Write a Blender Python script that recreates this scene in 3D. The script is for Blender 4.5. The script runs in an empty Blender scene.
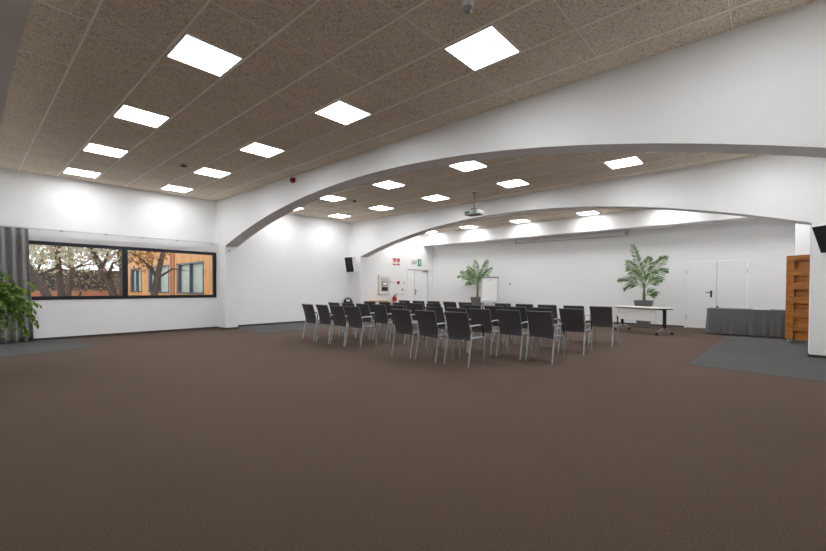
import bpy, bmesh, math, random
from mathutils import Vector, Matrix, Euler
random.seed(7)
PI = math.pi
scene = bpy.context.scene
COL = scene.collection
R = random.uniform

# ------------------------------------------------------------------ room dimensions (x = depth through the arches, y = towards the window wall)
CZ = 3.87                      # ceiling
YL, YR = 12.72, -1.12          # window wall, right wall
XB = 15.70                     # back wall
XN = -4.80                     # wall behind the camera
TH = 0.37                      # arch thickness
XA, X1, X2 = -0.005, 5.20, 10.43   # near faces of the three arches
PL, PR = 12.10, -0.50          # inner faces of the piers
CAMZ = 1.25

# ------------------------------------------------------------------ materials
def new_mat(name):
    m = bpy.data.materials.new(name); m.use_nodes = True
    nt = m.node_tree
    return m, nt, nt.nodes['Principled BSDF']

def N(nt, kind, **kw):
    n = nt.nodes.new(kind)
    for k, v in kw.items():
        if k in n.inputs: n.inputs[k].default_value = v
        else: setattr(n, k, v)
    return n

def mat(name, col, rough=0.6, metal=0.0, var=0.06, scale=14.0, bump=0.0, bscale=60.0, spec=0.4):
    m, nt, b = new_mat(name)
    L = nt.links.new
    tc = N(nt, 'ShaderNodeTexCoord')
    no = N(nt, 'ShaderNodeTexNoise', Scale=scale, Detail=4.0)
    L(tc.outputs['Object'], no.inputs['Vector'])
    mx = N(nt, 'ShaderNodeMixRGB')
    mx.inputs[1].default_value = (*[max(0, c * (1 - var)) for c in col], 1)
    mx.inputs[2].default_value = (*[min(1, c * (1 + var)) for c in col], 1)
    L(no.outputs['Fac'], mx.inputs[0]); L(mx.outputs[0], b.inputs['Base Color'])
    b.inputs['Roughness'].default_value = rough
    b.inputs['Metallic'].default_value = metal
    b.inputs['Specular IOR Level'].default_value = spec
    if bump:
        n2 = N(nt, 'ShaderNodeTexNoise', Scale=bscale, Detail=3.0)
        L(tc.outputs['Object'], n2.inputs['Vector'])
        bp = N(nt, 'ShaderNodeBump', Strength=bump, Distance=0.01)
        L(n2.outputs['Fac'], bp.inputs['Height']); L(bp.outputs[0], b.inputs['Normal'])
    return m

def emit_mat(name, col, strength):
    m, nt, b = new_mat(name)
    b.inputs['Base Color'].default_value = (0.8, 0.8, 0.8, 1)
    b.inputs['Emission Color'].default_value = (*col, 1)
    b.inputs['Emission Strength'].default_value = strength
    return m

def carpet_mat(name, c1, c2, scale):
    m, nt, b = new_mat(name); L = nt.links.new
    tc = N(nt, 'ShaderNodeTexCoord')
    n1 = N(nt, 'ShaderNodeTexNoise', Scale=scale, Detail=6.0, Roughness=0.75)
    n2 = N(nt, 'ShaderNodeTexNoise', Scale=0.9, Detail=3.0)
    w = N(nt, 'ShaderNodeTexWave', Scale=46.0, Distortion=1.5, Detail=2.0)
    for n in (n1, n2, w): L(tc.outputs['Object'], n.inputs['Vector'])
    r = N(nt, 'ShaderNodeValToRGB')
    r.color_ramp.elements[0].position = 0.32; r.color_ramp.elements[0].color = (*c1, 1)
    r.color_ramp.elements[1].position = 0.68; r.color_ramp.elements[1].color = (*c2, 1)
    L(n1.outputs['Fac'], r.inputs[0])
    mx = N(nt, 'ShaderNodeMixRGB', blend_type='MULTIPLY'); mx.inputs[0].default_value = 0.35
    r2 = N(nt, 'ShaderNodeValToRGB')
    r2.color_ramp.elements[0].position = 0.3; r2.color_ramp.elements[0].color = (0.78, 0.78, 0.78, 1)
    r2.color_ramp.elements[1].position = 0.7; r2.color_ramp.elements[1].color = (1, 1, 1, 1)
    L(n2.outputs['Fac'], r2.inputs[0])
    L(r.outputs[0], mx.inputs[1]); L(r2.outputs[0], mx.inputs[2])
    mx2 = N(nt, 'ShaderNodeMixRGB', blend_type='MULTIPLY'); mx2.inputs[0].default_value = 0.10
    L(mx.outputs[0], mx2.inputs[1]); L(w.outputs['Color'], mx2.inputs[2])
    L(mx2.outputs[0], b.inputs['Base Color'])
    b.inputs['Roughness'].default_value = 0.95
    b.inputs['Specular IOR Level'].default_value = 0.12
    bp = N(nt, 'ShaderNodeBump', Strength=0.5, Distance=0.006)
    L(n1.outputs['Fac'], bp.inputs['Height']); L(bp.outputs[0], b.inputs['Normal'])
    return m

def woodwool_mat():
    m, nt, b = new_mat('wood_wool_panels'); L = nt.links.new
    tc = N(nt, 'ShaderNodeTexCoord')
    mp = N(nt, 'ShaderNodeMapping'); mp.inputs['Scale'].default_value = (1, 1, 1)
    L(tc.outputs['Object'], mp.inputs[0])
    n1 = N(nt, 'ShaderNodeTexNoise', Scale=27.0, Detail=7.0, Roughness=0.78, Distortion=2.6)
    n2 = N(nt, 'ShaderNodeTexNoise', Scale=2.2, Detail=2.0)
    L(mp.outputs[0], n1.inputs['Vector']); L(mp.outputs[0], n2.inputs['Vector'])
    r = N(nt, 'ShaderNodeValToRGB')
    e = r.color_ramp.elements
    e[0].position = 0.37; e[0].color = (0.27, 0.205, 0.15, 1)
    e[1].position = 0.64; e[1].color = (0.99, 0.94, 0.84, 1)
    x = e.new(0.5); x.color = (0.88, 0.77, 0.625, 1)
    L(n1.outputs['Fac'], r.inputs[0])
    mx = N(nt, 'ShaderNodeMixRGB', blend_type='MULTIPLY'); mx.inputs[0].default_value = 0.5
    r2 = N(nt, 'ShaderNodeValToRGB')
    r2.color_ramp.elements[0].position = 0.3; r2.color_ramp.elements[0].color = (0.86, 0.84, 0.82, 1)
    r2.color_ramp.elements[1].position = 0.7; r2.color_ramp.elements[1].color = (1, 1, 1, 1)
    L(n2.outputs['Fac'], r2.inputs[0]); L(r.outputs[0], mx.inputs[1]); L(r2.outputs[0], mx.inputs[2])
    L(mx.outputs[0], b.inputs['Base Color'])
    b.inputs['Roughness'].default_value = 0.95; b.inputs['Specular IOR Level'].default_value = 0.1
    bp = N(nt, 'ShaderNodeBump', Strength=0.5, Distance=0.01)
    L(n1.outputs['Fac'], bp.inputs['Height']); L(bp.outputs[0], b.inputs['Normal'])
    return m

def wood_mat(name, c1, c2, scale=(1, 1, 9), rough=0.45):
    m, nt, b = new_mat(name); L = nt.links.new
    tc = N(nt, 'ShaderNodeTexCoord'); mp = N(nt, 'ShaderNodeMapping'); mp.inputs['Scale'].default_value = scale
    L(tc.outputs['Object'], mp.inputs[0])
    n1 = N(nt, 'ShaderNodeTexNoise', Scale=3.0, Detail=6.0, Roughness=0.65, Distortion=0.8)
    L(mp.outputs[0], n1.inputs['Vector'])
    r = N(nt, 'ShaderNodeValToRGB')
    r.color_ramp.elements[0].position = 0.34; r.color_ramp.elements[0].color = (*c1, 1)
    r.color_ramp.elements[1].position = 0.62; r.color_ramp.elements[1].color = (*c2, 1)
    L(n1.outputs['Fac'], r.inputs[0])
    v = N(nt, 'ShaderNodeTexVoronoi', Scale=5.5); L(tc.outputs['Object'], v.inputs['Vector'])
    r2 = N(nt, 'ShaderNodeValToRGB')
    r2.color_ramp.elements[0].position = 0.05; r2.color_ramp.elements[0].color = (0.35, 0.25, 0.2, 1)
    r2.color_ramp.elements[1].position = 0.16; r2.color_ramp.elements[1].color = (1, 1, 1, 1)
    L(v.outputs['Distance'], r2.inputs[0])
    mx = N(nt, 'ShaderNodeMixRGB', blend_type='MULTIPLY'); mx.inputs[0].default_value = 0.8
    L(r.outputs[0], mx.inputs[1]); L(r2.outputs[0], mx.inputs[2]); L(mx.outputs[0], b.inputs['Base Color'])
    b.inputs['Roughness'].default_value = rough
    return m

def leaf_mat(name, cols, scale=9.0, trans=0.35):
    m, nt, b = new_mat(name); L = nt.links.new
    tc = N(nt, 'ShaderNodeTexCoord'); n1 = N(nt, 'ShaderNodeTexNoise', Scale=scale, Detail=2.0)
    L(tc.outputs['Object'], n1.inputs['Vector'])
    r = N(nt, 'ShaderNodeValToRGB'); e = r.color_ramp.elements
    e[0].position = 0.3; e[0].color = (*cols[0], 1); e[1].position = 0.7; e[1].color = (*cols[-1], 1)
    for i, c in enumerate(cols[1:-1]):
        x = e.new(0.3 + 0.4 * (i + 1) / (len(cols) - 1)); x.color = (*c, 1)
    L(n1.outputs['Fac'], r.inputs[0]); L(r.outputs[0], b.inputs['Base Color'])
    b.inputs['Roughness'].default_value = 0.5
    tr = N(nt, 'ShaderNodeBsdfTranslucent'); L(r.outputs[0], tr.inputs['Color'])
    ms = N(nt, 'ShaderNodeMixShader'); ms.inputs[0].default_value = trans
    out = [n for n in nt.nodes if n.type == 'OUTPUT_MATERIAL'][0]
    L(b.outputs[0], ms.inputs[1]); L(tr.outputs[0], ms.inputs[2]); L(ms.outputs[0], out.inputs['Surface'])
    return m

def glass_mat(name, tint=(0.95, 0.97, 0.97)):
    m = bpy.data.materials.new(name); m.use_nodes = True
    nt = m.node_tree; nt.nodes.clear(); L = nt.links.new
    out = N(nt, 'ShaderNodeOutputMaterial')
    t = N(nt, 'ShaderNodeBsdfTransparent'); t.inputs[0].default_value = (*tint, 1)
    g = N(nt, 'ShaderNodeBsdfGlossy'); g.inputs['Roughness'].default_value = 0.02
    f = N(nt, 'ShaderNodeFresnel', IOR=1.35)
    ms = N(nt, 'ShaderNodeMixShader')
    L(f.outputs[0], ms.inputs[0]); L(t.outputs[0], ms.inputs[1]); L(g.outputs[0], ms.inputs[2]); L(ms.outputs[0], out.inputs[0])
    return m

M = {
 'wall': mat('white_plaster', (0.875, 0.875, 0.878), 0.9, var=0.015, scale=3, bump=0.12, bscale=90, spec=0.15),
 'carpet': carpet_mat('brown_carpet', (0.064, 0.043, 0.033), (0.170, 0.121, 0.096), 95),
 'grey_carpet': carpet_mat('grey_carpet_tiles', (0.06, 0.061, 0.061), (0.145, 0.147, 0.146), 70),
 'ceiling': woodwool_mat(),
 'grid': mat('beige_ceiling_grid', (0.99, 0.96, 0.90), 0.7),
 'thin_grid': mat('pale_panel_joint', (0.97, 0.92, 0.83), 0.8),
 'lamp_frame': mat('white_lamp_frame', (0.8, 0.8, 0.8), 0.5),
 'lamp': emit_mat('light_panel_diffuser', (0.965, 0.985, 1.0), 23.0),
 'base': mat('dark_brown_baseboard', (0.045, 0.036, 0.031), 0.6),
 'navy': mat('dark_navy_aluminium', (0.012, 0.015, 0.024), 0.35),
 'glass': glass_mat('window_glass'),
 'silver': mat('silver_tube', (0.51, 0.525, 0.55), 0.36, metal=0.6, var=0.03),
 'mesh_black': mat('black_chair_fabric', (0.066, 0.058, 0.064), 0.75, var=0.15, scale=120, bump=0.2, bscale=400),
 'seat_black': mat('charcoal_seat_fabric', (0.085, 0.078, 0.084), 0.7, var=0.12, scale=90),
 'chair_rim': mat('grey_back_rim', (0.20, 0.19, 0.20), 0.45),
 'plastic': mat('black_plastic', (0.014, 0.014, 0.016), 0.4),
 'white_lam': mat('white_laminate', (0.78, 0.77, 0.74), 0.35),
 'cream': mat('cream_panel', (0.72, 0.69, 0.62), 0.5),
 'pot': mat('grey_stone_planter', (0.155, 0.148, 0.142), 0.7, var=0.25, scale=20, bump=0.2),
 'soil': mat('dark_soil', (0.03, 0.022, 0.016), 0.95, var=0.4, scale=60, bump=0.6),
 'palm': leaf_mat('palm_green', [(0.045, 0.095, 0.03), (0.10, 0.19, 0.05), (0.26, 0.37, 0.12)], 6),
 'stem': mat('palm_stem', (0.20, 0.21, 0.075), 0.7, var=0.35, scale=14),
 'vine': leaf_mat('vine_green', [(0.06, 0.125, 0.018), (0.14, 0.25, 0.035), (0.30, 0.42, 0.085)], 11),
 'vine_stem': mat('vine_stem', (0.10, 0.12, 0.04), 0.7),
 'curtain': mat('grey_curtain_cloth', (0.26, 0.25, 0.255), 0.6, var=0.06, scale=30, spec=0.35),
 'cloth': mat('charcoal_table_cloth', (0.145, 0.141, 0.147), 0.75, var=0.08, scale=60),
 'pine': wood_mat('orange_pine', (0.26, 0.082, 0.009), (0.47, 0.172, 0.020), (0.6, 0.6, 6)),
 'oak': wood_mat('light_oak', (0.35, 0.19, 0.07), (0.55, 0.33, 0.14), (1, 6, 1)),
 'red': mat('signal_red', (0.50, 0.015, 0.014), 0.35),
 'dark_red': mat('dark_red_sounder', (0.22, 0.012, 0.014), 0.4),
 'yellow': mat('yellow_tag', (0.7, 0.48, 0.04), 0.5),
 'green': mat('sign_green', (0.015, 0.30, 0.10), 0.45),
 'sign_white': mat('sign_white', (0.83, 0.83, 0.82), 0.45),
 'sign_cream': mat('sign_cream', (0.75, 0.62, 0.44), 0.5),
 'grey': mat('mid_grey_plastic', (0.30, 0.30, 0.31), 0.5),
 'pale_grey': mat('pale_grey_plastic', (0.58, 0.58, 0.59), 0.5),
 'white_plastic': mat('white_plastic', (0.80, 0.80, 0.80), 0.4),
 'door': mat('white_painted_door', (0.875, 0.875, 0.88), 0.8, var=0.01),
 'teal': mat('teal_lens', (0.02, 0.16, 0.19), 0.15),
 'paper': mat('white_paper', (0.85, 0.85, 0.85), 0.8, var=0.01),
 'speaker': mat('black_speaker_grille', (0.008, 0.008, 0.009), 0.65, bump=0.3, bscale=500),
 'bark': mat('tree_bark', (0.125, 0.088, 0.072), 0.9, var=0.35, scale=10, bump=0.8, bscale=14),
 'tree_leaf': leaf_mat('autumn_leaves_backlit', [(0.72, 0.68, 0.55), (0.40, 0.45, 0.15), (0.92, 0.90, 0.84), (0.5, 0.24, 0.08), (0.88, 0.87, 0.83)], 3.5, 0.6),  # near-white stops paint the bright sky backlight into the leaf colour
 'rust_leaf': leaf_mat('rust_leaves', [(0.30, 0.22, 0.06), (0.45, 0.16, 0.04), (0.42, 0.42, 0.14)], 4, 0.4),
 'brown_leaf': leaf_mat('brown_twigs', [(0.16, 0.115, 0.085), (0.30, 0.19, 0.11), (0.21, 0.18, 0.12)], 4, 0.3),
 'pen': mat('pale_blue_pen', (0.45, 0.50, 0.66), 0.7),
 'cladding': wood_mat('orange_wood_cladding', (0.62, 0.27, 0.075), (0.80, 0.38, 0.12), (1.0, 1.0, 0.25), 0.6),
 'far_wall': mat('taupe_far_wall', (0.17, 0.135, 0.115), 0.85, var=0.2, scale=1.5),
 'terracotta': mat('terracotta_band', (0.50, 0.20, 0.105), 0.8, var=0.12, scale=2),
 'dark_win': mat('dark_window', (0.05, 0.048, 0.05), 0.2),
 'blind': mat('pale_window_blind', (0.50, 0.54, 0.47), 0.4, var=0.25, scale=2.0),
 'blue_frame': mat('blue_grey_frame', (0.085, 0.10, 0.13), 0.4),
 'ground': mat('courtyard_ground', (0.20, 0.15, 0.11), 0.95, var=0.3, scale=3),
}

# ------------------------------------------------------------------ mesh helpers
class MB:
    def __init__(s): s.bm = bmesh.new()
    def box(s, lo, hi, mtx=None, bevel=0.0):
        lo = Vector(lo); hi = Vector(hi)
        r = bmesh.ops.create_cube(s.bm, size=1.0)
        vs = r['verts']
        c = (lo + hi) / 2; d = hi - lo
        for v in vs: v.co = Vector((v.co.x * d.x + c.x, v.co.y * d.y + c.y, v.co.z * d.z + c.z))
        if bevel:
            es = list({e for v in vs for e in v.link_edges})
            rr = bmesh.ops.bevel(s.bm, geom=es, offset=bevel, segments=2, affect='EDGES', profile=0.5)
            vs = list({v for f in rr['faces'] for v in f.verts} | {v for v in vs if v.is_valid})
        if mtx is not None:
            for v in vs: v.co = mtx @ v.co
        return s
    def tube(s, pts, r, seg=8, cap=True, closed=False):
        pts = [Vector(p) for p in pts]; n = len(pts)
        rs = r if isinstance(r, (list, tuple)) else [r] * n
        rings = []; prev = None
        for i, p in enumerate(pts):
            if closed: t = (pts[(i + 1) % n] - pts[i - 1])
            elif i == 0: t = pts[1] - p
            elif i == n - 1: t = p - pts[i - 1]
            else: t = (pts[i + 1] - p).normalized() + (p - pts[i - 1]).normalized()
            t.normalize()
            if prev is None:
                a = Vector((0, 0, 1)) if abs(t.z) < 0.9 else Vector((1, 0, 0))
                u = t.cross(a).normalized()
            else:
                u = (prev - t * prev.dot(t)).normalized()
            prev = u; w = t.cross(u)
            rings.append([s.bm.verts.new(p + (u * math.cos(2 * PI * k / seg) + w * math.sin(2 * PI * k / seg)) * rs[i]) for k in range(seg)])
        m = n if closed else n - 1
        for i in range(m):
            a, b = rings[i], rings[(i + 1) % n]
            for k in range(seg):
                s.bm.faces.new((a[k], a[(k + 1) % seg], b[(k + 1) % seg], b[k]))
        if cap and not closed:
            s.bm.faces.new(rings[0][::-1]); s.bm.faces.new(rings[-1])
        return s
    def lathe(s, prof, seg=20, c=(0, 0, 0), mtx=None, cap=True):
        c = Vector(c); rings = []
        for r, z in prof:
            ring = []
            for k in range(seg):
                p = Vector((r * math.cos(2 * PI * k / seg), r * math.sin(2 * PI * k / seg), z))
                p = (mtx @ p) if mtx is not None else p
                ring.append(s.bm.verts.new(p + c))
            rings.append(ring)
        for a, b in zip(rings, rings[1:]):
            for k in range(seg): s.bm.faces.new((a[k], a[(k + 1) % seg], b[(k + 1) % seg], b[k]))
        if cap:
            s.bm.faces.new(rings[0][::-1]); s.bm.faces.new(rings[-1])
        return s
    def grid(s, rows):
        vs = [[s.bm.verts.new(Vector(p)) for p in r] for r in rows]
        for a, b in zip(vs, vs[1:]):
            for k in range(len(a) - 1): s.bm.faces.new((a[k], a[k + 1], b[k + 1], b[k]))
        return s
    def prism(s, poly, lo, hi, axis='z'):
        def P(p, t):
            if axis == 'z': return Vector((p[0], p[1], t))
            if axis == 'x': return Vector((t, p[0], p[1]))
            return Vector((p[0], t, p[1]))
        a = [s.bm.verts.new(P(p, lo)) for p in poly]; b = [s.bm.verts.new(P(p, hi)) for p in poly]
        n = len(poly)
        s.bm.faces.new(a[::-1]); s.bm.faces.new(b)
        for k in range(n): s.bm.faces.new((a[k], a[(k + 1) % n], b[(k + 1) % n], b[k]))
        return s
    def leaf(s, p, d, nrm, ln, wd, fold=0.15, pts=3):
        d = d.normalized(); side = d.cross(nrm)
        if side.length < 1e-4: side = d.cross(Vector((1, 0.3, 0)))
        side.normalize(); up = side.cross(d)
        prof = [(0.0, 0.12), (0.35, 1.0), (0.7, 0.75), (1.0, 0.0)] if pts == 3 else [(0.0, 0.15), (0.4, 1.0), (1.0, 0.0)]
        prev = None
        for t, w in prof:
            c = p + d * ln * t - Vector((0, 0, 1)) * ln * 0.18 * t * t
            if w == 0:
                row = [s.bm.verts.new(c)]
            else:
                h = wd * w * 0.5
                row = [s.bm.verts.new(c - side * h + up * fold * h), s.bm.verts.new(c), s.bm.verts.new(c + side * h + up * fold * h)]
            if prev:
                if len(row) == 3:
                    s.bm.faces.new((prev[0], prev[1], row[1], row[0])); s.bm.faces.new((prev[1], prev[2], row[2], row[1]))
                else:
                    s.bm.faces.new((prev[0], prev[1], row[0])); s.bm.faces.new((prev[1], prev[2], row[0]))
            prev = row
        return s
    def mesh(s, name, material, smooth=False, origin=None):
        if origin is not None:
            o = Vector(origin)
            for v in s.bm.verts: v.co -= o
        bmesh.ops.recalc_face_normals(s.bm, faces=s.bm.faces)
        me = bpy.data.meshes.new(name); s.bm.to_mesh(me); s.bm.free()
        me.materials.append(material)
        if smooth:
            for p in me.polygons: p.use_smooth = True
            try: me.set_sharp_from_angle(angle=math.radians(38))
            except Exception: pass
        return me
    def build(s, name, material, parent=None, smooth=False, origin=None):
        ob = bpy.data.objects.new(name, s.mesh(name, material, smooth, origin)); COL.objects.link(ob)
        if parent is not None: ob.parent = parent
        elif origin is not None: ob.location = origin
        return ob

def tag(o, label=None, cat=None, group=None, kind=None):
    if label: o['label'] = label
    if cat: o['category'] = cat
    if group: o['group'] = group
    if kind: o['kind'] = kind
    return o
def thing(name, label, cat, loc=(0, 0, 0), rz=0.0, group=None):
    o = bpy.data.objects.new(name, None); COL.objects.link(o); o.empty_display_size = 0.1
    o.location = loc; o.rotation_euler = (0, 0, rz)
    return tag(o, label, cat, group)
def copy_tree(o, parent=None):
    c = o.copy(); COL.objects.link(c)
    if parent is not None: c.parent = parent
    for ch in list(o.children): copy_tree(ch, c)
    return c
def struct(mb, name, m, parent=None, smooth=False):
    o = mb.build(name, m, parent, smooth)
    o['kind'] = 'structure'
    return o

# ------------------------------------------------------------------ room shell
def rect_holes(mb, x0, x1, z0, z1, holes, lo, hi):
    """wall in the x-z plane between y=lo and hi with rectangular holes [(xa,xb,za,zb)]"""
    xs = sorted({x0, x1, *[h[0] for h in holes], *[h[1] for h in holes]})
    for a, b in zip(xs, xs[1:]):
        hs = sorted([h for h in holes if h[0] <= a + 1e-6 and h[1] >= b - 1e-6], key=lambda h: h[2])
        z = z0
        for h in hs:
            if h[2] > z: mb.box((a, lo, z), (b, hi, h[2]))
            z = h[3]
        if z < z1: mb.box((a, lo, z), (b, hi, z1))
    return mb

WX0, WX1, WZ0, WZ1 = 0.30, 5.19, 0.945, 2.315     # window opening
struct(MB().box((XN - .2, YR - .2, -.12), (XB + .2, YL + .25, 0)), 'floor', M['carpet'])
def slab(poly, z=0.004):
    return MB().prism(poly, 0.0, z)
struct(slab([(8.0, 1.04), (7.9, 0.14), (7.76, -0.54), (7.60, -1.10), (15.68, -1.10), (15.68, 0.55), (13.4, 0.95)]), 'floor', M['grey_carpet'])
struct(slab([(-4.7, 9.9), (0.43, 10.15), (1.82, 10.56), (1.78, 12.70), (-4.7, 12.70)]), 'floor', M['grey_carpet'])
struct(slab([(5.60, 12.0), (5.50, 10.40), (6.60, 10.40), (7.52, 10.66), (8.5, 11.3), (9.3, 12.70), (5.60, 12.70)]), 'floor', M['grey_carpet'])
struct(MB().box((XN - .2, YR - .2, CZ), (XB + .2, YL + .25, CZ + .12)), 'ceiling', M['ceiling'])
DX0, DX1, DZ = 13.86, 15.30, 2.14                 # side door in the window wall
struct(rect_holes(MB(), XN, XB, 0, CZ, [(WX0, WX1, WZ0, WZ1), (DX0, DX1, 0, DZ)], YL, YL + .25), 'wall_left', M['wall'])
struct(MB().box((XN, YR - .2, 0), (XB, YR, CZ)), 'wall_right', M['wall'])
EY0, EY1 = 0.60, 2.13                             # double door in the back wall
mb = MB(); mb.box((XB, YR, 0), (XB + .2, EY0, CZ)); mb.box((XB, EY1, 0), (XB + .2, YL, CZ)); mb.box((XB, EY0, 2.14), (XB + .2, EY1, CZ))
struct(mb, 'wall_back', M['wall'])
struct(MB().box((XN - .2, YR, 0), (XN, YL, CZ)), 'wall_front', M['wall'])

def arch_z(y):
    ra = 21.4
    return 3.425 - (ra - math.sqrt(ra * ra - (y - 5.8) ** 2))
def arch(x):
    poly = [(YR, 0), (PR, 0)]
    n = 48
    for i in range(n + 1):
        y = PR + (PL - PR) * i / n
        poly.append((y, arch_z(y)))
    poly += [(PL, 0), (YL, 0), (YL, CZ), (YR, CZ)]
    mb = MB()
    # strips, so no face is concave
    ys = [PR + (PL - PR) * i / n for i in range(n + 1)]
    b = mb.bm
    fr = []
    for xx in (x, x + TH):
        lo = [b.verts.new((xx, y, arch_z(y))) for y in ys]; hi = [b.verts.new((xx, y, CZ)) for y in ys]
        fr.append((lo, hi))
        for i in range(n): b.faces.new((lo[i], lo[i + 1], hi[i + 1], hi[i]))
    for i in range(n):
        b.faces.new((fr[0][0][i], fr[0][0][i + 1], fr[1][0][i + 1], fr[1][0][i]))
    mb.box((x, YR, 0), (x + TH, PR, CZ)); mb.box((x, PL, 0), (x + TH, YL, CZ))
    return mb
for x in (XA, X1, X2): struct(arch(x), 'wall_arch', M['wall'])
struct(MB().box((14.95, YR, 3.305), (XB, YL, CZ)).box((14.95, YR, 0), (XB, -0.40, 3.305)), 'wall_bulkhead', M['wall'])

# baseboards
BH = 0.055
def base(name, boxes):
    mb = MB()
    for lo, hi in boxes: mb.box(lo, hi)
    struct(mb, name, M['base'])
t = 0.014
bb = [((XN, YL - t, 0.004), (XA, YL, BH)), ((XA + TH, YL - t, 0.004), (X1, YL, BH)), ((X1 + TH, YL - t, 0.004), (X2, YL, BH)), ((X2 + TH, YL - t, 0.004), (DX0 - .06, YL, BH)), ((DX1 + .06, YL - t, 0.004), (XB, YL, BH))]
for x in (XA, X1, X2):
    bb += [((x - t, PL - t, 0.004), (x, YL, BH)), ((x, PL - t, 0.004), (x + TH, PL, BH)), ((x + TH, PL - t, 0.004), (x + TH + t, YL, BH))]
base('baseboard_left', bb)
bb = []
for x in (XA, X1, X2):
    bb += [((x - t, YR, 0.005), (x, PR + t, BH)), ((x, PR, 0.005), (x + TH, PR + t, BH)), ((x + TH, YR, 0.005), (x + TH + t, PR + t, BH))]
base('baseboard_right', bb)
base('baseboard_back', [((XB - t, -0.38, 0.005), (XB, EY0 - .05, BH)), ((XB - t, EY1 + .05, 0.005), (XB, YL, BH))])

# ceiling grid bars (one trim per bay)
GM = 1.967 / 3
def grid_trim(name, x0, x1, xc, ycs):
    mb = MB(); k = -6
    y0, y1 = YR, YL
    xs = []
    for k in range(-8, 12):
        x = xc + GM * (k + 0.5)
        if x0 + .03 < x < x1 - .03: xs.append(x)
    for x in xs: mb.box((x - .011, y0, CZ - .006), (x + .011, y1, CZ))
    struct(mb, name, M['grid'])
    mb = MB()
    for k in range(-14, 3):
        y = ycs + 0.297 + 1.18 * k
        if y0 + .05 < y < y1 - .05: mb.box((x0, y - .0045, CZ - .003), (x1, y + .0045, CZ))
    return struct(mb, name, M['thin_grid'])
grid_trim('trim_1', XA + TH, X1, 1.863, 11.85)
grid_trim('trim_2', X1 + TH, X2, 7.23, 11.85)
grid_trim('trim_3', X2 + TH, 14.90, 12.55, 11.90)
grid_trim('trim_4', XN, XA, -3.35, 11.85)

# ------------------------------------------------------------------ ceiling lights
lf = MB()
for a, b in (((-.300, -.300), (.300, -.286)), ((-.300, .286), (.300, .300)), ((-.300, -.286), (-.286, .286)), ((.286, -.286), (.300, .286))):
    lf.box((a[0], a[1], -.012), (b[0], b[1], 0))
lamp0 = thing('ceiling_light', '', 'ceiling light')
lf.build('frame', M['lamp_frame'], lamp0)
MB().box((-.286, -.286, -.009), (.286, .286, 0)).build('diffuser', M['lamp'], lamp0)
rows = [('far', 'rear bay', -1.38, [None, None, 4.85, 7.27, 9.58, 11.85]),
        ('near', 'front bay', 1.863, [None, 2.42, 4.85, 7.27, 9.58, 11.85]), ('far', 'front bay', 3.83, [.05, 2.42, 4.85, 7.29, 9.58, 11.84]),
        ('near', 'middle bay', 7.23, [.05, 2.40, 4.90, 7.31, 9.65, 11.85]), ('far', 'middle bay', 9.17, [.05, 2.36, 4.88, 7.34, 9.62, 11.80]),
        ('near', 'back bay', 12.60, [.05, 2.40, 4.85, 7.40, 9.75, 11.95]), ('far', 'back bay', 14.44, [.05, 2.40, 4.83, 7.37, 9.74, 11.95])]
nth = ['rightmost', 'fifth from left', 'fourth from left', 'third from left', 'second from left', 'leftmost']
first = True
for side, bay, x, ys in rows:
    for i, y in enumerate(ys):
        if y is None: continue
        o = lamp0 if first else copy_tree(lamp0)
        first = False
        o.location = (x, y, CZ - .001)
        tag(o, 'square glowing ceiling panel, %s of the %s row in the %s' % (nth[i], side, bay), 'ceiling light', 'square light panels in the wood wool ceiling')

# ------------------------------------------------------------------ window_1
wroot = bpy.data.objects.new('window_1', None); COL.objects.link(wroot); wroot['kind'] = 'structure'; wroot.location = ((WX0 + WX1) / 2, YL, WZ0)
wo = Vector(wroot.location)
fw = 0.085; y0, y1 = YL - .012, YL + .08
mb = MB()
mb.box((WX0, y0, WZ0), (WX1, y1, WZ0 + fw)); mb.box((WX0, y0, WZ1 - fw), (WX1, y1, WZ1))
mb.box((WX0, y0, WZ0 + fw), (WX0 + fw, y1, WZ1 - fw)); mb.box((WX1 - fw, y0, WZ0 + fw), (WX1, y1, WZ1 - fw))
mb.build('window_frame', M['navy'], wroot, origin=wo)
MB().box((2.80, y0, WZ0 + fw), (2.925, y1, WZ1 - fw)).build('mullion', M['navy'], wroot, origin=wo)
MB().box((WX0 + fw, YL + .03, WZ0 + fw), (2.80, YL + .038, WZ1 - fw)).build('glass_pane', M['glass'], wroot, origin=wo)
MB().box((2.925, YL + .03, WZ0 + fw), (WX1 - fw, YL + .038, WZ1 - fw)).build('glass_pane', M['glass'], wroot, origin=wo)
MB().box((WX0, YL + .08, WZ0 - .03), (WX1, YL + .30, WZ0)).build('window_sill', M['navy'], wroot, origin=wo)

# ------------------------------------------------------------------ doors
d1 = bpy.data.objects.new('door_1', None); COL.objects.link(d1); d1['kind'] = 'structure'; d1.location = (XB, (EY0 + EY1) / 2, 0)
o = Vector(d1.location); ym = 1.345
mb = MB(); f = 0.05
mb.box((XB - .003, EY0 - f, 0.004), (XB + .06, EY0, 2.14)); mb.box((XB - .003, EY1, 0.004), (XB + .06, EY1 + f, 2.14)); mb.box((XB - .003, EY0 - f, 2.14), (XB + .06, EY1 + f, 2.19))
mb.build('door_frame', M['wall'], d1, origin=o)
MB().box((XB + .002, EY0 + .004, .012), (XB + .05, ym - .004, 2.132)).build('door_leaf', M['door'], d1, origin=o)
lv = MB().box((XB + .002, ym + .004, .012), (XB + .05, EY1 - .004, 2.132)).build('door_leaf', M['door'], d1, origin=o)
MB().box((XB - .004, ym - .016, .012), (XB + .004, ym + .004, 2.132)).build('cover_strip', M['pale_grey'], d1, origin=o)
h = MB().box((XB - .008, 1.45, 1.0), (XB + .002, 1.50, 1.21), bevel=.003)
h.tube([(XB - .008, 1.475, 1.15), (XB - .055, 1.475, 1.15), (XB - .06, 1.50, 1.15), (XB - .06, 1.61, 1.15)], .011)
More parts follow.
